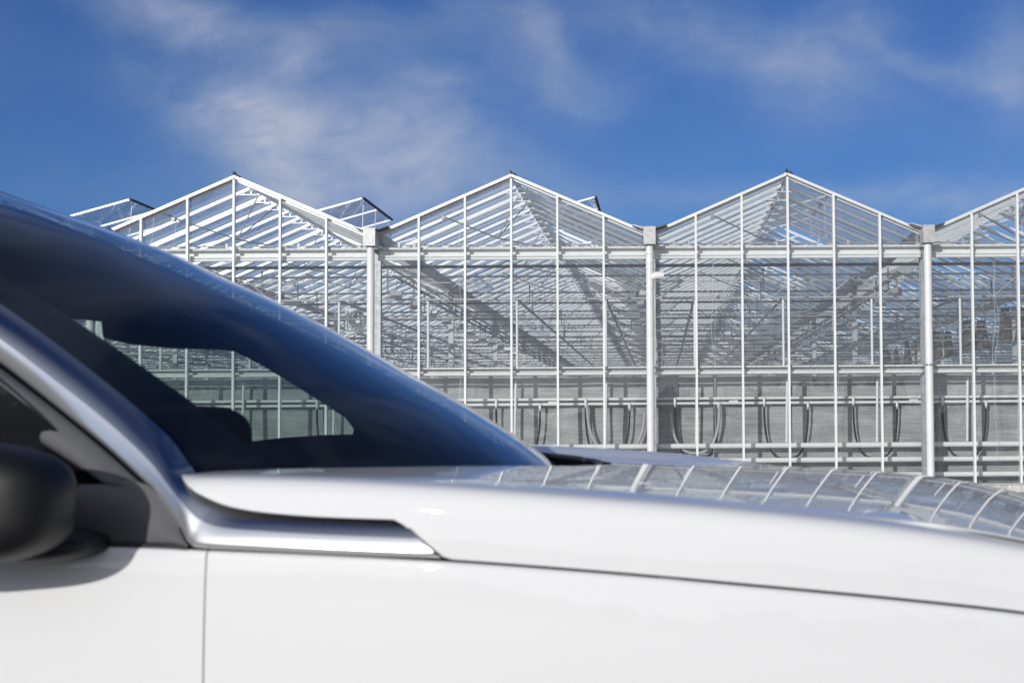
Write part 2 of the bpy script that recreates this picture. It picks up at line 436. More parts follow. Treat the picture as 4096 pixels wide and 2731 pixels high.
# small cross tubes and folded energy screens under the trusses
y = 27.2
while y < 80:
    w = MB().tube((XL, y, 2.55), (XR, y, 2.55), .017, 6)
    x = XL + random.random()
    while x < XR:
        w.box(x-.012, x+.012, y-.012, y+.012, 2.56, 3.0); x += 2.4
    part(w, 'screen_rail', 'dark_steel'); y += 2.25

# ------------------------------------------------------------------ things inside
# wall screen
rows = []
for j in range(13):
    z = .875 - j*(1.93/12); row = []
    for q in range(0, 841):
        x = -20 + q*.04
        row.append((x, 25.37 + .012*math.sin(x*2.1+z*.8) + .008*math.sin(x*5.3-z*2.4) + .005*math.sin(x*9.7+z), z + (.012*math.sin(x*1.7)+.006*math.sin(x*4.1) if j == 0 else 0)))
    rows.append(row)
rows = [[(x, y-.018*math.exp(-((x+.75)/.8)**2)*math.sin(26*math.atan2(x+.05, 1.6+z)) , z) for x, y, z in r] for r in rows]
c = MB().grid(rows).build('wall_screen', 'curtain', solid=.004)
tag(c, 'grey woven fabric screen hung low behind the glass wall', 'screen')
for nm, z, r, m_, lab in (('heating_pipe', -.3725, .046, 'pipe_white', 'thick white heating pipe, the upper of three along the wall'),
                          ('heating_pipe', -.631, .046, 'pipe_white', 'thick white heating pipe, the middle one of three along the wall'),
                          ('heating_pipe', -.900, .046, 'pipe_white', 'thick white heating pipe, the lowest of three just above the concrete base')):
    t = MB().tube((-20, 25.08, z), (13, 25.08, z), r, 18)
    x = -19
    while x < 13: t.tube((x, 25.08, z), (x+.07, 25.08, z), r+.0025, 18); x += 2.05
    tag(t.build(nm, m_), lab, 'pipe', 'white pipes along the foot of the glass wall')
for z, lab in ((.466, 'thin white water pipe, the upper of the pair in front of the grey screen'), (.380, 'thin white water pipe, the lower of the pair in front of the grey screen')):
    t = MB().tube((-20, 25.22, z), (13, 25.22, z), .0245, 14)
    x = -18.3 + z
    while x < 13:
        if abs(z-.38) < .01: t.box(x-.08, x+.08, 25.19, 25.20, z+.015, z+.05)
        x += 3.2
    tag(t.build('water_pipe', 'pipe_white'), lab, 'pipe', 'thin white pipes in front of the screen')
# black U hoses with white elbows
def hose(X):
    E_ = empty('irrigation_hose', (X, 25.18, .30))
    pts = []
    W = .775
    n_ = 36
    za, zb, zm = .31, .26, -.60
    for j in range(n_+1):
        t = j/n_; a = math.pi*t
        xx = X + W*(.5-.5*math.copysign(abs(math.cos(a))**.62, math.cos(a)))
        top = za + (zb-za)*t
        zz = top - (top-zm)*(math.sin(a)**.85 if 0 < t < 1 else 0)
        xx += -.02*math.sin(a)**2*(1 if t < .5 else -1)*0
        pts.append((xx, 25.17 + .01*math.sin(3*a), zz))
    MB().path(pts, .0175, 10).build('hose', 'hose_black', E_)
    MB().path([(X, 25.20, .466), (X-.002, 25.165, .462), (X, 25.165, .44), (X, 25.165, .35)], .024, 12).build('elbow', 'pipe_white', E_)
    MB().path([(X+W, 25.20, .380), (X+W-.002, 25.165, .376), (X+W, 25.165, .355), (X+W, 25.165, .30)], .024, 12).build('elbow', 'pipe_white', E_)
    MB().tube((X, 25.165, .35), (X, 25.165, .315), .02, 10).build('clamp', 'brass', E_)
    MB().tube((X+W, 25.165, .30), (X+W, 25.165, .265), .02, 10).build('clamp', 'brass', E_)
    return E_
h0 = hose(-2.92)
where = {-3: 'seen through the car windscreen, leftmost of the row', -2: 'seen through the car windscreen, right of the leftmost one',
         -1: 'just behind the car windscreen edge', 0: 'partly behind the sloping car windscreen', 1: 'beside the second full downpipe, on its left',
         2: 'just right of the downpipe with the branch', 3: 'under the middle of the third gable', 4: 'just left of the rightmost downpipe', 5: 'right of the rightmost downpipe'}
for k in (-1, -2, 0, 1, 2, 3, 4, 5):
    o = h0 if k == 0 else dup(h0)
    o.location.x = -2.92 + 1.58*k
    tag(o, 'black U hose with white elbows, ' + where[k], 'hose', 'black U hoses hanging on the water pipes')
# thicker white looped hoses
def whose(xa, za, xb, zb, zm, lab):
    pts = []
    for j in range(31):
        t = j/30; a = math.pi*t
        xx = xa + (xb-xa)*(.5-.5*math.copysign(abs(math.cos(a))**.8, math.cos(a)))
        top = za+(zb-za)*t
        pts.append((xx, 25.15, top-(top-zm)*math.sin(a)**.9 if 0 < t < 1 else top))
    o = MB().path(pts, .026, 14).build('drain_hose', 'hose_white'); tag(o, lab, 'hose', 'white looped hoses beside the branched downpipe')
whose(-1.31, .37, -.30, .20, -.50, 'pale thick hose looping down left of the branched downpipe')
whose(.17, .20, 1.03, .35, -.50, 'pale thick hose looping down right of the branched downpipe')
# risers turning into overhead pipes that run away into the house
def riser(X):
    E_ = empty('riser_pipe', (X, 25.6, 2.29))
    MB().path([(X, 25.32 if False else 25.14, -.36), (X-.01, 25.14, -.1), (X, 25.16, .6), (X, 25.60, 2.25)], .0225, 10).build('riser', 'pipe_white', E_) if False else MB().tube((X, 25.60, .92), (X, 25.60, 2.27), .0235, 12).tube((X, 25.155, -.32), (X+.02, 25.155, .80), .0235, 12).build('riser', 'pipe_white', E_)
    t = MB().tube((X, 25.60, 2.28), (X, 84, 2.28), .026, 10)
    yy = 26.5
    while yy < 60: t.box(X-.01, X+.01, yy-.02, yy+.02, 2.30, 2.40); t.box(X-.05, X+.05, yy-.012, yy+.012, 2.235, 2.25); yy += 2.25
    t.build('overhead_pipe', 'mid_steel', E_)
    return E_
r0 = riser(-2.59)
for k in range(-8, 4):
    X = -2.59+1.6*k
    if abs(X+.17) < .3: continue
    o = r0 if k == 0 else dup(r0)
    o.location.x = X
    kk = k
    tag(o, 'white riser pipe, ' + {-8: 'leftmost of all', -7: 'second from the left', -6: 'third from the left', -5: 'fourth from the left', -4: 'fifth from the left', -3: 'left of the wall fan', -2: 'just left of the first downpipe past the windscreen', -1: 'in the left third of the second gable',
        0: 'beside the central mullion of the second gable', 1: 'in the right third of the second gable', 2: 'just right of the branched downpipe', 3: 'beside the central mullion of the third gable'}[kk], 'pipe', 'riser pipes inside the glass wall')
for k, lab in ((4, 'between the third gable centre and the rightmost downpipe'), (5, 'right of the rightmost downpipe')):
    o = dup(r0); o.location.x = -2.59+1.6*k
    tag(o, 'white riser pipe, ' + lab, 'pipe', 'riser pipes inside the glass wall')

# grow lamps
def lamp():
    E_ = empty('grow_lamp', (0, 0, 0))
    w = MB()
    w.prism([(-.09, .0), (.09, .0), (.075, .11), (-.075, .11)], 'x', -.15, .15)
    w.build('housing', 'lamp_body', E_)
    MB().grid([[(-.12, -.09, 0), (.12, -.09, 0)], [(-.17, -.17, -.10), (.17, -.17, -.10)]], False).grid([[(-.12, .09, 0), (.12, .09, 0)], [(-.17, .17, -.10), (.17, .17, -.10)]], False)\
        .grid([[(-.12, -.09, 0), (-.12, .09, 0)], [(-.17, -.17, -.10), (-.17, .17, -.10)]], False).grid([[(.12, -.09, 0), (.12, .09, 0)], [(.17, -.17, -.10), (.17, .17, -.10)]], False).build('reflector', 'lamp_reflector', E_)
    MB().tube((0, 0, .11), (0, 0, .34), .008, 6).box(-.04, .04, -.012, .012, .11, .14).build('hanger', 'mid_steel', E_)
    return E_
L0 = lamp(); first = True
for X, n_, side in ((-4.83, 11, 'row behind the first downpipe'), (4.33, 12, 'row behind the rightmost downpipe'), (-.36, 5, 'row behind the branched downpipe')):
    for k in range(n_):
        o = L0 if first else dup(L0); first = False
        o.location = (X+random.uniform(-.02, .02), 25.9+2.1*k, 2.38+EH+random.uniform(-.01, .01)); o.rotation_euler.z = R(random.uniform(-5, 5)); o.scale = (.68, .68, .68)
        tag(o, 'grow lamp, %s from the front, in the %s' % (ORDN[k], side), 'lamp', 'grow lamps hung in rows')
# carrying rail over each lamp row
for X, lab in ((-4.83, 'dark cable rail above the lamps behind the first downpipe'), (4.33, 'dark cable rail above the lamps behind the rightmost downpipe')):
    tag(MB().bar((X, 25.7, 2.73), (X, 80, 2.73), .05, .03).tube((X+.04, 25.7, 2.70), (X+.04, 80, 2.70), .012, 6).build('cable_rail', 'mid_steel'), lab, 'rail')

# wall fan
F_ = empty('circulation_fan', (-6.62, 31, 2.31)); tag(F_, 'square white circulation fan high beside the first downpipe', 'fan')
fx, fy, fz = -6.60, 31.0, 2.31
w = MB(); s_ = .27; rr = .205; N = 32
for j in range(N):
    a0, a1 = 2*math.pi*j/N, 2*math.pi*(j+1)/N
    def sq(a):
        c_, s2 = math.cos(a), math.sin(a); k_ = s_/max(abs(c_), abs(s2)); return (fx+c_*k_, fy, fz+s2*k_)
    w.add([(fx+rr*math.cos(a0), fy, fz+rr*math.sin(a0)), (fx+rr*math.cos(a1), fy, fz+rr*math.sin(a1)), sq(a1), sq(a0)], [(0, 1, 2, 3)])
    w.add([(fx+rr*math.cos(a0), fy, fz+rr*math.sin(a0)), (fx+rr*math.cos(a1), fy, fz+rr*math.sin(a1)), (fx+rr*math.cos(a1), fy+.12, fz+rr*math.sin(a1)), (fx+rr*math.cos(a0), fy+.12, fz+rr*math.sin(a0))], [(0, 1, 2, 3)])
w.build('housing', 'white_paint', F_)
w = MB()
for j in range(7):
    a0 = 2*math.pi*j/7; a1 = a0+.62
    w.add([(fx+.04*math.cos(a0), fy+.05, fz+.04*math.sin(a0)), (fx+.19*math.cos(a0-.1), fy+.03, fz+.19*math.sin(a0-.1)), (fx+.19*math.cos(a1), fy+.08, fz+.19*math.sin(a1)), (fx+.04*math.cos(a1), fy+.06, fz+.04*math.sin(a1))], [(0, 1, 2, 3)])
w.build('blades', 'mid_steel', F_)
w = MB()
for rr2 in (.07, .115, .16, .20):
    w.path([(fx+rr2*math.cos(2*math.pi*j/28), fy-.02, fz+rr2*math.sin(2*math.pi*j/28)) for j in range(29)], .0025, 4)
for j in range(8):
    a = math.pi*j/4+.2; w.tube((fx, fy-.02, fz), (fx+.21*math.cos(a), fy-.02, fz+.21*math.sin(a)), .003, 4)
w.build('grille', 'mid_steel', F_)
MB().tube((fx, fy-.03, fz), (fx, fy+.1, fz), .05, 14).build('motor', 'white_paint', F_)

# bundled brown screens hanging at the columns of the fourth gutter line
def bundle():
    E_ = empty('folded_screen', (0, 0, 0))
    rows = []
    for j in range(10):
        t = j/9; row = []
        for q in range(25):
            a = 2*math.pi*q/24
            rr_ = (.11+.10*t)*(1+.22*math.sin(5*a+2*t)+.1*math.sin(9*a+1.3))
            row.append((rr_*1.1*math.cos(a), rr_*.6*math.sin(a), .45-.85*t + .03*math.sin(3*a)*t))
        rows.append(row)
    MB().grid(rows).build('fabric', 'screen_fabric', E_)
    MB().tube((0, 0, .43), (0, 0, .62), .01, 6).build('cord', 'mid_steel', E_)
    return E_
b0 = bundle(); n_ = 0
for y in (33.5, 37.8, 42.5, 47.5, 53.0, 58.0):
    for dx in (-.22, .20):
        o = b0 if n_ == 0 else dup(b0)
        o.location = (9.42+dx, y, 2.62+EH); o.rotation_euler.z = random.uniform(0, 3)
        tag(o, 'brown bundled screen on the %s side of the %s column at the right' % ('left' if dx < 0 else 'right', ORDN[n_//2]), 'folded screen', 'bundled screens at the right-hand columns'); n_ += 1
for y in (37.8, 47.5, 53.0):
    part(MB().box(9.36, 9.48, y-.05, y+.05, GZ, 3.1), 'column', 'galv_light')
# thin hanging cords just inside the glass
for X, z1, z0, lab in ((-3.52, 3.9, -.6, 'thin white cord hanging left of the centre of the second gable'), (-5.72, 2.6, -.5, 'thin white cord hanging beside the last mullion of the first gable'),
                       (.92, 3.7, -.6, 'thin white cord hanging in the left half of the third gable'), (3.05, 2.4, -.6, 'thin white cord hanging right of the centre of the third gable'), (5.85, 3.0, -.7, 'thin white cord hanging right of the rightmost downpipe')):
    pts = []
    for j in range(25):
        t = j/24; pts.append((X+.022*math.sin(t*9+X)+.015*math.sin(t*23), 24.90, z1+(z0-z1)*t))
    tag(MB().path(pts, .0028, 5).path([(p[0]+.045-.03*math.sin(j*.5), p[1], p[2]) for j, p in enumerate(pts[:20])], .0022, 5).build('cord', 'pipe_white'), lab, 'cord', 'thin cords hanging inside the glass wall')

# ------------------------------------------------------------------ car
CA = .20                      # the car stands turned a little towards the camera; everything below is in the car's own frame
CAR = empty('parked_car', (0, 2.4, GZ)); CAR.rotation_euler.z = -CA
def at(px, py, Yc):
    x, y = px*1.7415, py*1.7415
    d = fw + cr*((x-CX)/FPX) - cu*((y-CY)/FPX)
    c_, s_ = math.cos(CA), math.sin(CA)
    t = ((Yc-2.4)+c_*2.4)/(s_*d.x+c_*d.y); p = d*t
    return Vector((c_*p.x-s_*(p.y-2.4), Yc, p.z))
tag(CAR, 'white car close to the camera with silver windscreen pillar and dark mirror', 'car')
YC = 3.35
def interp(tab, x):
    if x <= tab[0][0]:
        (x0, y0), (x1, y1) = tab[0], tab[1]
    elif x >= tab[-1][0]:
        (x0, y0), (x1, y1) = tab[-2], tab[-1]
    else:
        for k in range(len(tab)-1):
            if tab[k][0] <= x <= tab[k+1][0]:
                (x0, y0), (x1, y1) = tab[k], tab[k+1]; break
    # smooth (Catmull-Rom) inside
    t = (x-x0)/(x1-x0)
    k = next((q for q in range(len(tab)-1) if tab[q][0] == x0), 0)
    if 0 <= t <= 1:
        m0 = (tab[k+1][1]-tab[k-1][1])/(tab[k+1][0]-tab[k-1][0]) if k > 0 else (y1-y0)/(x1-x0)
        m1 = (tab[k+2][1]-tab[k][1])/(tab[k+2][0]-tab[k][0]) if k+2 < len(tab) else (y1-y0)/(x1-x0)
        h = x1-x0
        return (2*t**3-3*t**2+1)*y0 + (t**3-2*t**2+t)*h*m0 + (-2*t**3+3*t**2)*y1 + (t**3-t**2)*h*m1
    return y0+(y1-y0)*t
def curve3(pts, t):
    """smooth curve through 3D points, t in 0..1"""
    n_ = len(pts)-1; tab = [[(k/n_, p[c]) for k, p in enumerate(pts)] for c in range(3)]
    return Vector([interp(tab[c], t) for c in range(3)])
def tabP(pts, Y): 
    o = []
    for px, py in pts:
        p = at(px, py, Y); o.append((p.x, p.z))
    return o
seam0 = tabP([(-900, 1236), (-300, 1243), (0, 1248), (270, 1252), (440, 1258), (700, 1268), (1020, 1285), (1400, 1314), (1800, 1350), (2100, 1378), (2352, 1405), (2600, 1440), (2900, 1500), (3200, 1600)], 2.40)
seam = [(x_, z_*(1+(.085*max(0, x_+.80)**2)/2.4)) for x_, z_ in seam0]
znear = tabP([(440, 1082), (520, 1072), (660, 1076), (830, 1086), (1180, 1103), (1430, 1121), (1800, 1160), (2100, 1199), (2352, 1240), (2600, 1300), (2900, 1400), (3150, 1520)], 2.62)
zridge = tabP([(1250, 1045), (1430, 1054), (1600, 1063), (1800, 1073), (2006, 1083), (2115, 1092), (2225, 1104), (2352, 1133), (2480, 1180), (2700, 1290)], 4.0)
zwing = tabP([(900, 1004), (1169, 1019), (1325, 1026), (1487, 1037), (1665, 1052), (1800, 1073), (1900, 1094)], 4.15)
import numpy as np
CROWN = .010
def smooth(tab, deg):
    xs = np.array([a[0] for a in tab]); zs = np.array([a[1] for a in tab]); p_ = np.polyfit(xs, zs, deg)
    return [(float(x_), float(np.polyval(p_, x_))) for x_ in np.linspace(xs[0], xs[-1], 25)]
znear = smooth(znear, 5); zridge = smooth(zridge, 4); zwing = smooth(zwing, 3)
zedge = [(x_, z_-.004) for x_, z_ in znear]
def hoodz(X, Y):
    """height of the bonnet surface"""
    zs, zn, zf, zw = interp(seam, X), interp(znear, X), interp(zridge, X), interp(zwing, X)
    ze = zn-.004; zw = max(zw, zf-.006)
    cr_ = lambda y_: (y_, zn+(zf-zn)*(y_-2.62)/1.38 + CROWN*4*((y_-2.62)/1.38)*(1-(y_-2.62)/1.38))
    st = [(2.40, zs), (2.403, zs+(ze-zs)*.40), (2.409, zs+(ze-zs)*.74), (2.427, zs+(ze-zs)*.93), (2.457, ze-.002), (2.49, ze), (2.55, zn-.0015), (2.62, zn), cr_(2.75), cr_(3.0),
          cr_(3.35), cr_(3.65), cr_(3.88), (4.0, zf), (4.08, zf*.4+zw*.6+.001), (4.15, zw), (4.21, zw-.022), (4.24, zw-.07), (4.25, zw-.12)]
    return st, interp(st, Y)
YS = [2.4, 2.402, 2.405, 2.411, 2.418, 2.427, 2.438, 2.45, 2.47, 2.49]
def xrear(Y):     # rear edge of the bonnet in plan
    return interp([(0, -.315), (.2, -.37), (.4, -.505), (.6, -.645), (.7, -.76), (.8, -.87), (.9, -.93)], abs(Y-YC))
XF = 1.02
def plan(X): return .085*max(0, X+.80)**2 if X > -.80 else 0.
# side faces of the bonnet are cut away where the silver blade sits
blade_top = tabP([(380, 1084), (415, 1104), (455, 1132), (545, 1167), (700, 1186), (920, 1196)], 2.42)
blade_end0 = at(922, 1196, 2.43); blade_end1 = at(1020, 1283, 2.415)
def cutz(X):
    """lowest allowed height of the white bonnet at X (above the blade)"""
    if X > blade_end1.x: return -9
    if X > blade_end0.x:
        t = (X-blade_end0.x)/(blade_end1.x-blade_end0.x); return blade_end0.z + (blade_end1.z-blade_end0.z)*t
    return interp(blade_top, X)
hood = MB()
fixed = []
# dense side skin first: param from top of the side (Y=2.47) down to cut or seam
def ring(X):
    st, _ = hoodz(X, 2.5)
    zlow = max(interp(seam, X)+.0015, cutz(X)+.003); zt = hoodz(X, 2.49)[1]
    zlow = min(zlow, zt-.002)
    yz = [(y_, z_) for y_, z_ in st if y_ <= 2.49]
    out = []
    for k in range(19):
        z = zlow + (zt-zlow)*(1-(1-k/18)**1.6)
        inv = [(z_, y_) for y_, z_ in yz]
        yy_ = interp(inv, z); out.append((X, yy_+plan(X)*min(1, (2.62-yy_)/.13), z))
    return out
xs_side = []
x = at(440, 1084, 2.49).x
while x < XF: xs_side.append(x); x += .018
xs_side.append(XF)
side_rows = [ring(X) for X in xs_side]
hood.grid(side_rows)
top_rows = []
TY = [2.49, 2.505, 2.52, 2.535, 2.55, 2.565, 2.58, 2.60, 2.62, 2.65, 2.70, 2.78, 2.88, 3.0, 3.17, 3.35, 3.5, 3.65, 3.78, 3.88, 3.94, 4.0, 4.04, 4.08, 4.12, 4.15, 4.18, 4.21, 4.225, 4.24, 4.25]
for Y in TY:
    xr = at(440, 1084, 2.49).x if Y == 2.49 else xrear(Y)
    row = []
    for q in range(61):
        X = xr + (XF-xr)*q/60
        row.append((X, Y+plan(X)*max(0, min(1, (2.62-Y)/.13)), hoodz(X, Y)[1]))
    top_rows.append(row)
hood.grid(top_rows)
H_ = hood.build('bonnet', 'car_paint', CAR)
def sidey(X, z):
    d = interp(seam, X)-z
    X0_ = X
    y_ = 2.398 - .011*(1-math.exp(-d*9)) + .012*max(0, d-.25) + plan(X)
    y_ -= .004/(1+math.exp(-(X+.1)*6))*math.exp(-((d-.15)/.09)**2)
    return y_
def skin(x0, x1, n_, lowz, nm, mt, rev=False):
    w = MB(); rows = []
    for q in range(n_+1):
        X = x0+(x1-x0)*q/n_; zs = interp(seam, X)-.004; r_w = []
        for k in range(25):
            t = (k/24)**2.2; z = zs + (lowz-zs)*t
            # soft rolled top edge
            yy = sidey(X, z) + (.006*max(0, 1-(zs-z)/.006) if zs-z < .006 else 0)
            r_w.append((X, yy, z))
        rows.append(r_w)
    w.grid(rows)
    return w.build(nm, mt, CAR)
xg = at(476, 1300, 2.40).x
skin(xg+.0013, XF+.0, 60, -.95, 'front_wing', 'car_paint')
skin(-2.3, xg-.0013, 50, -.92, 'front_door', 'car_paint')
# dark gap and the hidden structure behind the skins
MB().box(-3.0, .9, 2.455, 4.20, -.90, -.60).box(-3.0, -.45, 2.46, 2.50, -.60, -.27).build('inner_structure', 'car_seal', CAR)
w = MB().grid([[(xg-.006, 2.40, z*.05-1.0), (xg+.006, 2.40, z*.05-1.0)] for z in range(0, 16)], False); w.build('door_gap', 'car_paint', CAR)
# seam under blade and between bonnet and wing
w = MB(); pts = []
for q in range(80):
    X = -2.0 + (XF+2.0)*q/79; pts.append((X, 2.412+plan(X), interp(seam, X)-.001))
w.path(pts, .0066, 8, .0012); w.build('seam_seal', 'car_seal', CAR)

# silver pillar that sweeps into the blade
G = lambda lst: [at(a, b_, c_) for a, b_, c_ in lst]
inner = G([(-520, 378, 2.74), (-200, 566, 2.71), (0, 697, 2.655), (137, 795, 2.615), (290, 915, 2.565), (385, 1000, 2.53), (430, 1058, 2.505), (462, 1100, 2.46), (500, 1133, 2.44), (560, 1160, 2.432), (640, 1174, 2.424), (760, 1183, 2.421), (922, 1191, 2.419)])
outer = G([(-560, 455, 2.68), (-200, 690, 2.64), (0, 832, 2.60), (125, 930, 2.565), (235, 1018, 2.52), (335, 1108, 2.475), (392, 1172, 2.44), (418, 1215, 2.415), (436, 1247, 2.402), (470, 1257, 2.396), (600, 1263, 2.392), (780, 1272, 2.391), (1008, 1282, 2.391)])
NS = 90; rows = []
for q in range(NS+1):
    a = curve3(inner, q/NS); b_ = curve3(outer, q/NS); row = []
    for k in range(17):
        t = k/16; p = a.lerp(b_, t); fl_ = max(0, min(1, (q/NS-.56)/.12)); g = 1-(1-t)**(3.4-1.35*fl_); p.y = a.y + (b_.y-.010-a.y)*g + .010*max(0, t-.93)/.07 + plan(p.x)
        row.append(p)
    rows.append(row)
MB().grid([r[:9] for r in rows]).build('pillar_dark_half', 'car_silver_dark', CAR)  # upper half of the one piece: dark sky reflection put into its colour
MB().grid([r[8:] for r in rows]).build('pillar_bright_half', 'car_silver_bright', CAR)  # lower half of the same piece: bright reflection put into its colour
w = MB().path([curve3(inner, .64+.36*k/40)+Vector((0, .006+plan(curve3(inner, .64+.36*k/40).x), .0045)) for k in range(41)], .0035, 6); w.build('blade_seal', 'car_seal', CAR)
w = MB().path([curve3(outer, k/60)+Vector((-.004, .012, -.006)) for k in range(42)], .009, 6); w.build('frame_seal', 'car_gloss_black', CAR)

# windscreen
S_ = [at(a, b_, YC) for a, b_ in ((1262, 1098), (1237, 1077), (1203, 1050), (1135, 1002), (998, 917), (861, 841), (752, 778), (649, 720), (547, 668), (444, 621), (376, 588), (297, 552), (147, 494), (0, 445), (-180, 395), (-420, 345))]
Nn = G([(470, 1100, 2.52), (450, 1075, 2.52), (425, 1045, 2.535), (385, 1003, 2.55), (325, 945, 2.56), (255, 888, 2.58), (190, 836, 2.60), (137, 796, 2.62), (70, 746, 2.645), (0, 699, 2.665), (-70, 652, 2.69), (-140, 606, 2.71), (-220, 555, 2.725), (-310, 500, 2.76), (-410, 440, 2.77), (-520, 380, 2.78)])
def ws(t, e, lift=0.):
    """point of the windscreen; t 0 base .. 1 header, e -1 near .. 1 far"""
    c_ = curve3(S_, t); n_ = curve3(Nn, t); g = abs(e)**2.3
    return Vector((c_.x+(n_.x-c_.x)*g, YC+(YC-n_.y)*e, c_.z+(n_.z-c_.z)*g))
rows = [[ws(t/40, -1+2*k/36) for k in range(37)] for t in range(41)]
MB().grid(rows).build('windscreen', 'windscreen_glass', CAR)
# black ceramic band printed inside the edges of the glass
w = MB()
inset = Vector((-.004, 0, -.006))
w.grid([[ws(t/40, -1+.125*k/5)+inset for k in range(6)] for t in range(41)])
w.grid([[ws(t/40, .80+.20*k/6)+inset for k in range(7)] for t in range(41)])
w.grid([[ws(.10*t/4, -1+2*k/36)+inset for k in range(37)] for t in range(5)])
w.build('windscreen_border', 'car_frit', CAR)
# roof panel
rows = []
for q in range(13):
    X0 = q/12; row = []
    for k in range(25):
        e = -1+2*k/24; p = ws(1, e); row.append((p.x - 1.9*X0, YC+(p.y-YC)*(1-.05*X0), p.z + .02*math.sin(math.pi*X0) - .12*X0**2))
    rows.append(row)
MB().grid(rows).build('roof', 'car_paint', CAR, solid=.02, off=-1)
p0 = at(-520, 400, 2.70); p1 = Vector((p0.x-.9, 2.66, p0.z+.03)); p2 = Vector((p0.x-1.9, 2.70, p0.z-.03))
MB().path([p0+Vector((.06, 0, -.03)), p0, p0.lerp(p1, .5)+Vector((0, 0, .015)), p1, p2], .045, 10).build('roof_rail', 'car_silver_dark', CAR)
# cabin seen through the glass: headliner, far door with its window opening, dash
far = 4.10
hole = [(100, 700), (150, 727), (236, 735), (240, 772), (300, 787), (380, 795), (480, 799), (540, 803), (600, 833), (700, 894), (795, 955), (815, 980), (812, 1001), (740, 1003), (650, 1009), (570, 1018), (540, 1021), (300, 1021), (100, 1018)]
outl = [(-300, 400), (60, 490), (240, 560), (300, 586), (370, 616), (450, 655), (540, 698), (655, 758), (800, 840), (940, 930), (1060, 1012), (1140, 1075), (900, 1110), (740, 1110), (650, 1110), (570, 1110), (540, 1110), (300, 1110), (-400, 1110)]
rows = [[at(*hole[k], far) for k in range(len(hole))], [at(*outl[k], 3.47) for k in range(len(hole))]]
w = MB()
for k in range(len(hole)):
    k2 = (k+1) % len(hole)
    w.add([at(*hole[k], far), at(*hole[k2], far), at(*outl[k2], 3.47), at(*outl[k], 3.47)], [(0, 1, 2, 3)])
w.build('far_door_frame', 'car_interior', CAR, solid=.012, off=0)
# far door glass, slightly wavy
cxh = sum(p[0] for p in hole)/len(hole)
gpts = [at(hole[k][0], hole[k][1], far+.004) for k in range(len(hole))]
w = MB(); w.add(gpts, [tuple(range(len(gpts)))]); w.build('far_door_glass', 'car_side_glass', CAR)
# headliner
rows = []
for q in range(9):
    row = []
    for k in range(13):
        e = -.97+1.94*k/12; p = ws(1 - .18*(1-q/8)*1.0 if q < 8 else 1, e); row.append((p.x-.03-(.0 if q < 8 else 1.8), p.y, p.z-.03))
    rows.append(row)
MB().grid(rows).build('headliner', 'car_interior', CAR)
# near door: glass, sail panel, sill
w = MB()
w.prism([(at(a, b_, 2.56).x, at(a, b_, 2.56).z) for a, b_ in ((-1500, 700), (-560, 470), (-200, 705), (0, 848), (125, 946), (235, 1036), (335, 1128), (400, 1215), (425, 1256), (-1500, 1235))], 'y', 2.50, 2.508)
w.build('side_glass', 'car_gloss_black', CAR)
rows = []
fr = G([(-560, 470, 2.60), (-200, 702, 2.58), (0, 846, 2.55), (125, 942, 2.53), (235, 1032, 2.495), (330, 1118, 2.462)])
fr2 = G([(-600, 560, 2.56), (-230, 790, 2.545), (-80, 900, 2.53), (60, 992, 2.51), (170, 1062, 2.485), (240, 1110, 2.455)])
for q in range(41):
    a = curve3(fr, q/40); b_ = curve3(fr2, q/40); rows.append([a.lerp(b_, k/6)+Vector((0, -.010*math.sin(math.pi*k/6), .0)) for k in range(7)])
MB().grid(rows).build('window_frame', 'car_satin_black', CAR, solid=.006)
w = MB(); rows = []
up = G([(180, 1112, 2.45), (260, 1112, 2.45), (335, 1112, 2.452), (392, 1174, 2.436), (420, 1222, 2.42), (436, 1250, 2.41)])
lo = G([(180, 1252, 2.43), (250, 1252, 2.425), (300, 1253, 2.42), (350, 1254, 2.416), (400, 1255, 2.412), (436, 1256, 2.409)])
for q in range(31):
    a = curve3(up, q/30); b_ = curve3(lo, q/30); rows.append([a.lerp(b_, k/6)+Vector((0, -.008*math.sin(math.pi*k/6), 0)) for k in range(7)])
w.grid(rows); w.build('sail_panel', 'car_satin_black', CAR)
MB().path([at(-700, 1238, 2.43), at(0, 1250, 2.425), at(250, 1254, 2.42), at(436, 1258, 2.41)], .009, 8).build('sill_strip', 'car_seal', CAR)
# mirror: superellipsoid shell on a stalk
MIR = None
def blob(c, rx_, ry_, rz_, nx=28, nz=18, p=.75, taper=0.):
    rows = []
    for i in range(nz+1):
        ph = -math.pi/2+math.pi*i/nz; row = []
        for j in range(nx+1):
            th = 2*math.pi*j/nx
            cp = math.copysign(abs(math.cos(ph))**p, math.cos(ph)); sp = math.copysign(abs(math.sin(ph))**p, math.sin(ph))
            ct = math.copysign(abs(math.cos(th))**p, math.cos(th)); st = math.copysign(abs(math.sin(th))**p, math.sin(th))
            row.append(Vector(c)+Vector((rx_*cp*ct, ry_*cp*st, rz_*sp*(1-taper*ct*cp))))
        rows.append(row)
    return rows
mc = at(-20, 1165, 2.22)
mc = at(-100, 1156, 2.235)
w = MB().grid(blob((mc.x, 2.235, mc.z), .205, .10, .112, nx=56, nz=36, p=.6, taper=.18)); MIR = w.build('wing_mirror', 'mirror_black', CAR)
a = at(120, 1240, 2.32)
MB().grid(blob((a.x-.01, 2.36, a.z-.012), .075, .09, .032, p=.8, taper=.3)).build('mirror_foot', 'mirror_black', CAR)
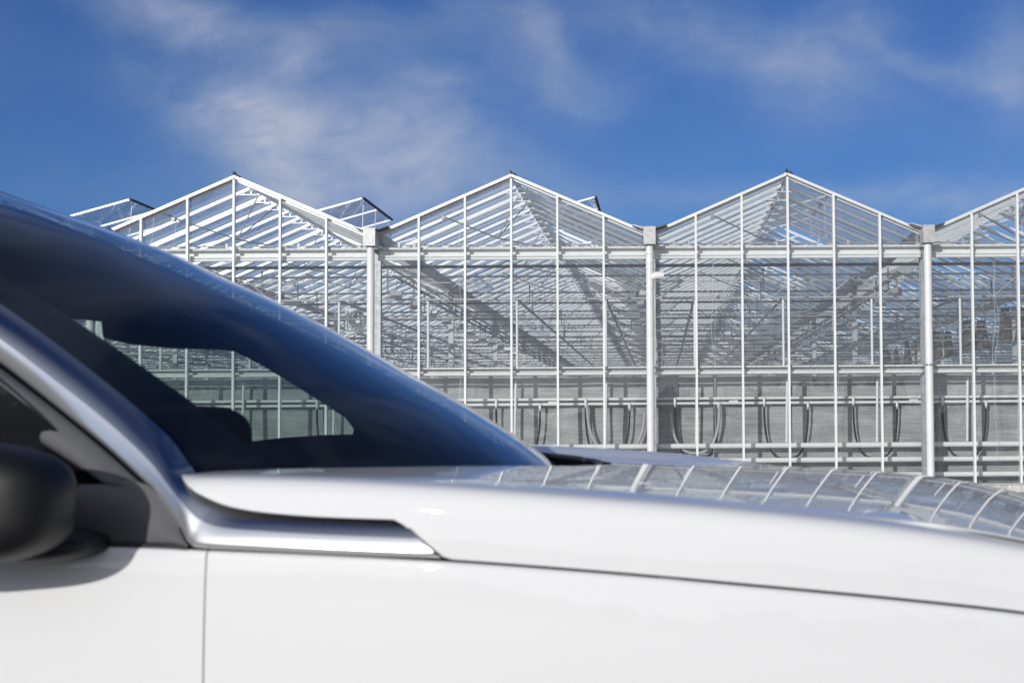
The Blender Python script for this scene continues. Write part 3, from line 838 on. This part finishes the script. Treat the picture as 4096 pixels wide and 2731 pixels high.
# dash, instrument hood, steering wheel
rows = []
for k in range(21):
    Y = 2.62+k*.073; row = []
    for q in range(13):
        t = q/12; X = -1.75 + 1.17*t + 0.0; e = (Y-YC)/.8
        X -= .42*abs(e)**2.3*t
        z = -.050 + .008*math.sin(Y*5) - .05*t**2 - (.25 if q == 0 else 0)
        row.append((X, Y, z))
    rows.append(row)
MB().grid(rows).build('dashboard', 'car_interior', CAR)
p = at(455, 985, 2.95); MB().grid(blob((p.x, 2.95, p.z-.02), .085, .16, .072)).build('instrument_hood', 'car_interior', CAR)
# cowl and wiper
rows = []
for k in range(31):
    Y = 2.56+(4.14-2.56)*k/30; e = (Y-YC)/.83; b0_ = ws(.06, max(-1, min(1, e))); xr = xrear(Y)+.03; row = []
    for q in range(5):
        t = q/4; row.append((b0_.x+(xr-b0_.x)*t, Y, (b0_.z-.004)*(1-t)+(hoodz(xr, Y)[1]-.035)*t - .008*math.sin(math.pi*t)))
    rows.append(row)
MB().grid(rows).build('cowl', 'car_cowl', CAR)
w = MB().path([Vector((xrear(Y)-.03, Y, hoodz(xrear(Y), Y)[1]-.002)) for Y in [3.42+.05*k for k in range(13)]], .009, 8)
w.build('wiper_arm', 'car_seal', CAR)
MB().path([Vector((xrear(Y)-.07, Y, hoodz(xrear(Y), Y)[1]+.008)) for Y in [3.5+.05*k for k in range(11)]], .006, 6).build('wiper_blade', 'car_seal', CAR)
# front, far side and wheels
w = MB(); rows = []
for k in range(13):
    Y = 2.40+plan(XF)+(4.25-2.40-plan(XF))*k/12; z0 = hoodz(XF, Y)[1]; e = abs(Y-YC)/.93
    rows.append([(XF-.0+.10*math.sin(math.pi*q/8)*(1-e**4)+.05*(q > 0), Y, z0+(-.95-z0)*q/8) for q in range(9)])
w.grid(rows); w.build('front_bumper', 'car_paint', CAR)
MB().grid([[(-3.0+X*.1, 4.254, z) for z in (-.92, -.6, min(-.40, interp(zwing, max(-.8, -3.0+X*.1))-.25), min(-.16, max(interp(zwing, max(-.8, -3.0+X*.1)), interp(zridge, max(-.8, -3.0+X*.1)))-.14))] for X in range(0, 41)]).build('far_side', 'car_paint', CAR)
for X in (.12,):
    for Y in (2.42, 4.05):
        wh = MB().tube((X, Y, GZ+.34), (X, Y+.2, GZ+.34), .34, 40).build('wheel', 'tyre', CAR)
        MB().tube((X, Y-.005 if Y < 3 else Y+.2, GZ+.34), (X, Y-.004 if Y < 3 else Y+.205, GZ+.34), .23, 32).build('rim', 'rim', wh)

# ------------------------------------------------------------------ light
SUN_AZ, SUN_EL = R(24), R(15)
d = Vector((math.sin(SUN_AZ)*math.cos(SUN_EL), math.cos(SUN_AZ)*math.cos(SUN_EL), -math.sin(SUN_EL)))   # travel direction
sd = bpy.data.lights.new('sun', 'SUN'); sd.energy = 2.85; sd.angle = R(.5); sd.color = (1, .975, .935)
so = bpy.data.objects.new('sun', sd); col.objects.link(so); so.rotation_euler = d.to_track_quat('-Z', 'Y').to_euler(); so.location = (-20, -40, 30)
W = bpy.data.worlds.new('World'); SC.world = W; W.use_nodes = True
n = W.node_tree.nodes; l = W.node_tree.links
bg = n['Background']; bg.inputs['Strength'].default_value = .064
sky = n.new('ShaderNodeTexSky'); sky.sky_type = 'NISHITA'; sky.sun_disc = False
sky.sun_elevation = SUN_EL
# Nishita: rotation 0 puts the sun at +Y, turning clockwise seen from above
to_sun = -d; sky.sun_rotation = math.atan2(to_sun.x, to_sun.y)
sky.air_density = 1.0; sky.dust_density = .2; sky.ozone_density = 5.0; sky.altitude = 0
tc = n.new('ShaderNodeTexCoord'); sx = n.new('ShaderNodeSeparateXYZ'); l.new(tc.outputs['Generated'], sx.inputs[0])
ya = mth('MAXIMUM', mth('ABSOLUTE', sx.outputs[1]), .02)
U = mth('DIVIDE', sx.outputs[0], ya); Vv = mth('DIVIDE', sx.outputs[2], ya)
cb = n.new('ShaderNodeCombineXYZ'); l.new(U, cb.inputs[0]); l.new(Vv, cb.inputs[1]); 
def wn(scale, st, det, dist, off=(0, 0, 0), rot=0):
    mp = n.new('ShaderNodeMapping'); mp.inputs['Scale'].default_value = st; mp.inputs['Location'].default_value = off; mp.inputs['Rotation'].default_value = (0, 0, rot)
    t = n.new('ShaderNodeTexNoise'); t.inputs['Scale'].default_value = scale; t.inputs['Detail'].default_value = det; t.inputs['Distortion'].default_value = dist; t.inputs['Roughness'].default_value = .55
    l.new(cb.outputs[0], mp.inputs[0]); l.new(mp.outputs[0], t.inputs['Vector']); return t.outputs['Fac']
wx = wn(6, (1, 1, 1), 6, .5); wy = wn(6, (1, 1, 1), 6, .5, (7, 3, 0))
U2 = mth('MULTIPLY_ADD', mth('SUBTRACT', wx, .5), .10, U); V2 = mth('MULTIPLY_ADD', mth('SUBTRACT', wy, .5), .08, Vv)
def gaus(px, py, rx_, ry_, rot, amp):
    u0 = (px*1.7415-2645)/5689; v0 = (1700-py*1.7415)/5689; k_ = 1.7415/5689
    du = mth('SUBTRACT', U2, u0); dv = mth('SUBTRACT', V2, v0); c_, s_ = math.cos(rot), math.sin(rot)
    a_ = mth('MULTIPLY_ADD', dv, s_, mth('MULTIPLY', du, c_)); b2 = mth('MULTIPLY_ADD', dv, c_, mth('MULTIPLY', du, -s_))
    a_ = mth('DIVIDE', a_, rx_*k_*1.18); b2 = mth('DIVIDE', b2, ry_*k_*1.18)
    q = mth('MULTIPLY_ADD', a_, a_, mth('MULTIPLY', b2, b2))
    return mth('MULTIPLY', mth('EXPONENT', mth('MULTIPLY', q, -1)), amp)
tot = None
for g_ in ((560, 210, 150, 60, R(-10), .8), (760, 270, 280, 90, R(-8), 1.0), (1000, 260, 150, 80, R(-20), .65), (640, 320, 110, 70, R(-40), .7), (690, 400, 140, 75, R(-20), 1.0), (880, 400, 260, 80, R(-10), .55), (1100, 420, 220, 60, 0, .4),
           (430, 25, 150, 50, R(-20), .75), (620, 50, 300, 50, R(-10), .45), (660, 100, 60, 35, R(25), .7), (900, 20, 330, 40, 0, .4), (980, 140, 60, 25, R(10), .5), (1260, 70, 50, 130, R(20), .5), (1370, 180, 110, 80, R(10), .5), (1180, 60, 100, 90, 0, .35),
           (1560, 40, 220, 60, R(-20), .42), (1780, 90, 220, 70, R(-25), .42), (1860, 170, 90, 110, R(-20), .4), (1950, 30, 100, 60, 0, .4), (2090, 115, 110, 22, R(-12), .5), (2230, 145, 160, 40, R(-5), .5), (2340, 130, 70, 110, 0, .7), (2320, 430, 200, 40, 0, .5), (2200, 470, 300, 40, 0, .4), (1750, 450, 500, 30, 0, .25), (330, 440, 300, 60, 0, .15),
           (2900, 200, 400, 200, 0, .5), (-400, 100, 300, 120, 0, .4)):
    q = gaus(*g_); tot = q if tot is None else mth('ADD', tot, q)
f1 = wn(9, (1, 1.6, 1), 9, .9, (2, 1, 0), R(20)); f2 = wn(3.5, (1, 1, 1), 5, .5, (4, 2, 0))
f3 = wn(24, (1, 1.8, 1), 8, 1.2, (5, 1, 0), R(-15))
den = mth('MULTIPLY', tot, mth('ADD', mth('MULTIPLY_ADD', f1, 1.7, -.08), mth('MULTIPLY', mth('SUBTRACT', f3, .5), .7)))
den = mth('MULTIPLY_ADD', mth('SUBTRACT', f2, .5), .35, den)
mr = n.new('ShaderNodeMapRange'); mr.interpolation_type = 'LINEAR'; mr.inputs['From Min'].default_value = .02; mr.inputs['From Max'].default_value = 1.75
mr.inputs['To Min'].default_value = 0; mr.inputs['To Max'].default_value = .92; l.new(den, mr.inputs['Value'])
# clouds only above the horizon
fade0 = mth('MULTIPLY', mr.outputs[0], mth('MULTIPLY', sx.outputs[2], 12, clamp=True))
# thin high streaks added overhead to brighten reflections in the car's glass
zz = mth('MAXIMUM', sx.outputs[2], .05); cb2 = n.new('ShaderNodeCombineXYZ')
l.new(mth('DIVIDE', sx.outputs[0], zz), cb2.inputs[0]); l.new(mth('DIVIDE', sx.outputs[1], zz), cb2.inputs[1])
mp2 = n.new('ShaderNodeMapping'); mp2.inputs['Scale'].default_value = (2.6, .8, 1); mp2.inputs['Rotation'].default_value = (0, 0, R(30)); l.new(cb2.outputs[0], mp2.inputs[0])
t2 = n.new('ShaderNodeTexNoise'); t2.inputs['Scale'].default_value = 1.3; t2.inputs['Detail'].default_value = 5; t2.inputs['Distortion'].default_value = .6; l.new(mp2.outputs[0], t2.inputs['Vector'])
hi = mth('MULTIPLY', mth('MULTIPLY', mth('SUBTRACT', t2.outputs[0], .46), 3.0, clamp=True), mth('MULTIPLY', mth('SUBTRACT', sx.outputs[2], .33), 4, clamp=True))
fade = mth('MAXIMUM', fade0, mth('MULTIPLY', hi, .4))
# unseen pale cloud added behind the camera for neutral fill and brighter reflections
t3 = n.new('ShaderNodeTexNoise'); t3.inputs['Scale'].default_value = 2.2; t3.inputs['Detail'].default_value = 6; l.new(tc.outputs['Generated'], t3.inputs['Vector'])
fill_veil = mth('MULTIPLY', mth('MULTIPLY', mth('MULTIPLY_ADD', sx.outputs[1], -1.6, -.05), mth('MULTIPLY_ADD', t3.outputs[0], 1.2, .15), clamp=True), .8)
mx = n.new('ShaderNodeMix'); mx.data_type = 'RGBA'; l.new(fade, mx.inputs[0])
tn = n.new('ShaderNodeMix'); tn.data_type = 'RGBA'; tn.blend_type = 'MULTIPLY'; tn.inputs[0].default_value = 1; tn.inputs[7].default_value = (.72, .88, 1.25, 1); l.new(sky.outputs[0], tn.inputs[6])
l.new(tn.outputs[2], mx.inputs[6]); mx.inputs[7].default_value = (6.9, 7.7, 9.5, 1)
m4 = n.new('ShaderNodeMix'); m4.data_type = 'RGBA'; l.new(fill_veil, m4.inputs[0]); l.new(mx.outputs[2], m4.inputs[6]); 
dp_ = n.new('ShaderNodeVectorMath'); dp_.operation = 'DOT_PRODUCT'; l.new(tc.outputs['Generated'], dp_.inputs[0]); dp_.inputs[1].default_value = tuple(to_sun)
gl_ = mth('MULTIPLY_ADD', mth('POWER', mth('MAXIMUM', dp_.outputs['Value'], 0), 3), 9.0, 7.6)  # glow towards the sun, added to brighten the pillar's reflections
cg = n.new('ShaderNodeCombineXYZ'); l.new(gl_, cg.inputs[0]); l.new(gl_, cg.inputs[1]); l.new(mth('MULTIPLY', gl_, 1.02), cg.inputs[2]); l.new(cg.outputs[0], m4.inputs[7])
l.new(m4.outputs[2], bg.inputs['Color'])

SC.view_settings.view_transform = 'Standard'; SC.view_settings.look = 'None'; SC.view_settings.gamma = 1; SC.view_settings.exposure = 0
SC.cycles.max_bounces = 8; SC.cycles.transparent_max_bounces = 40; SC.cycles.glossy_bounces = 4; SC.cycles.diffuse_bounces = 3
SC.cycles.use_denoising = True
SC.cycles.sample_clamp_indirect = 6
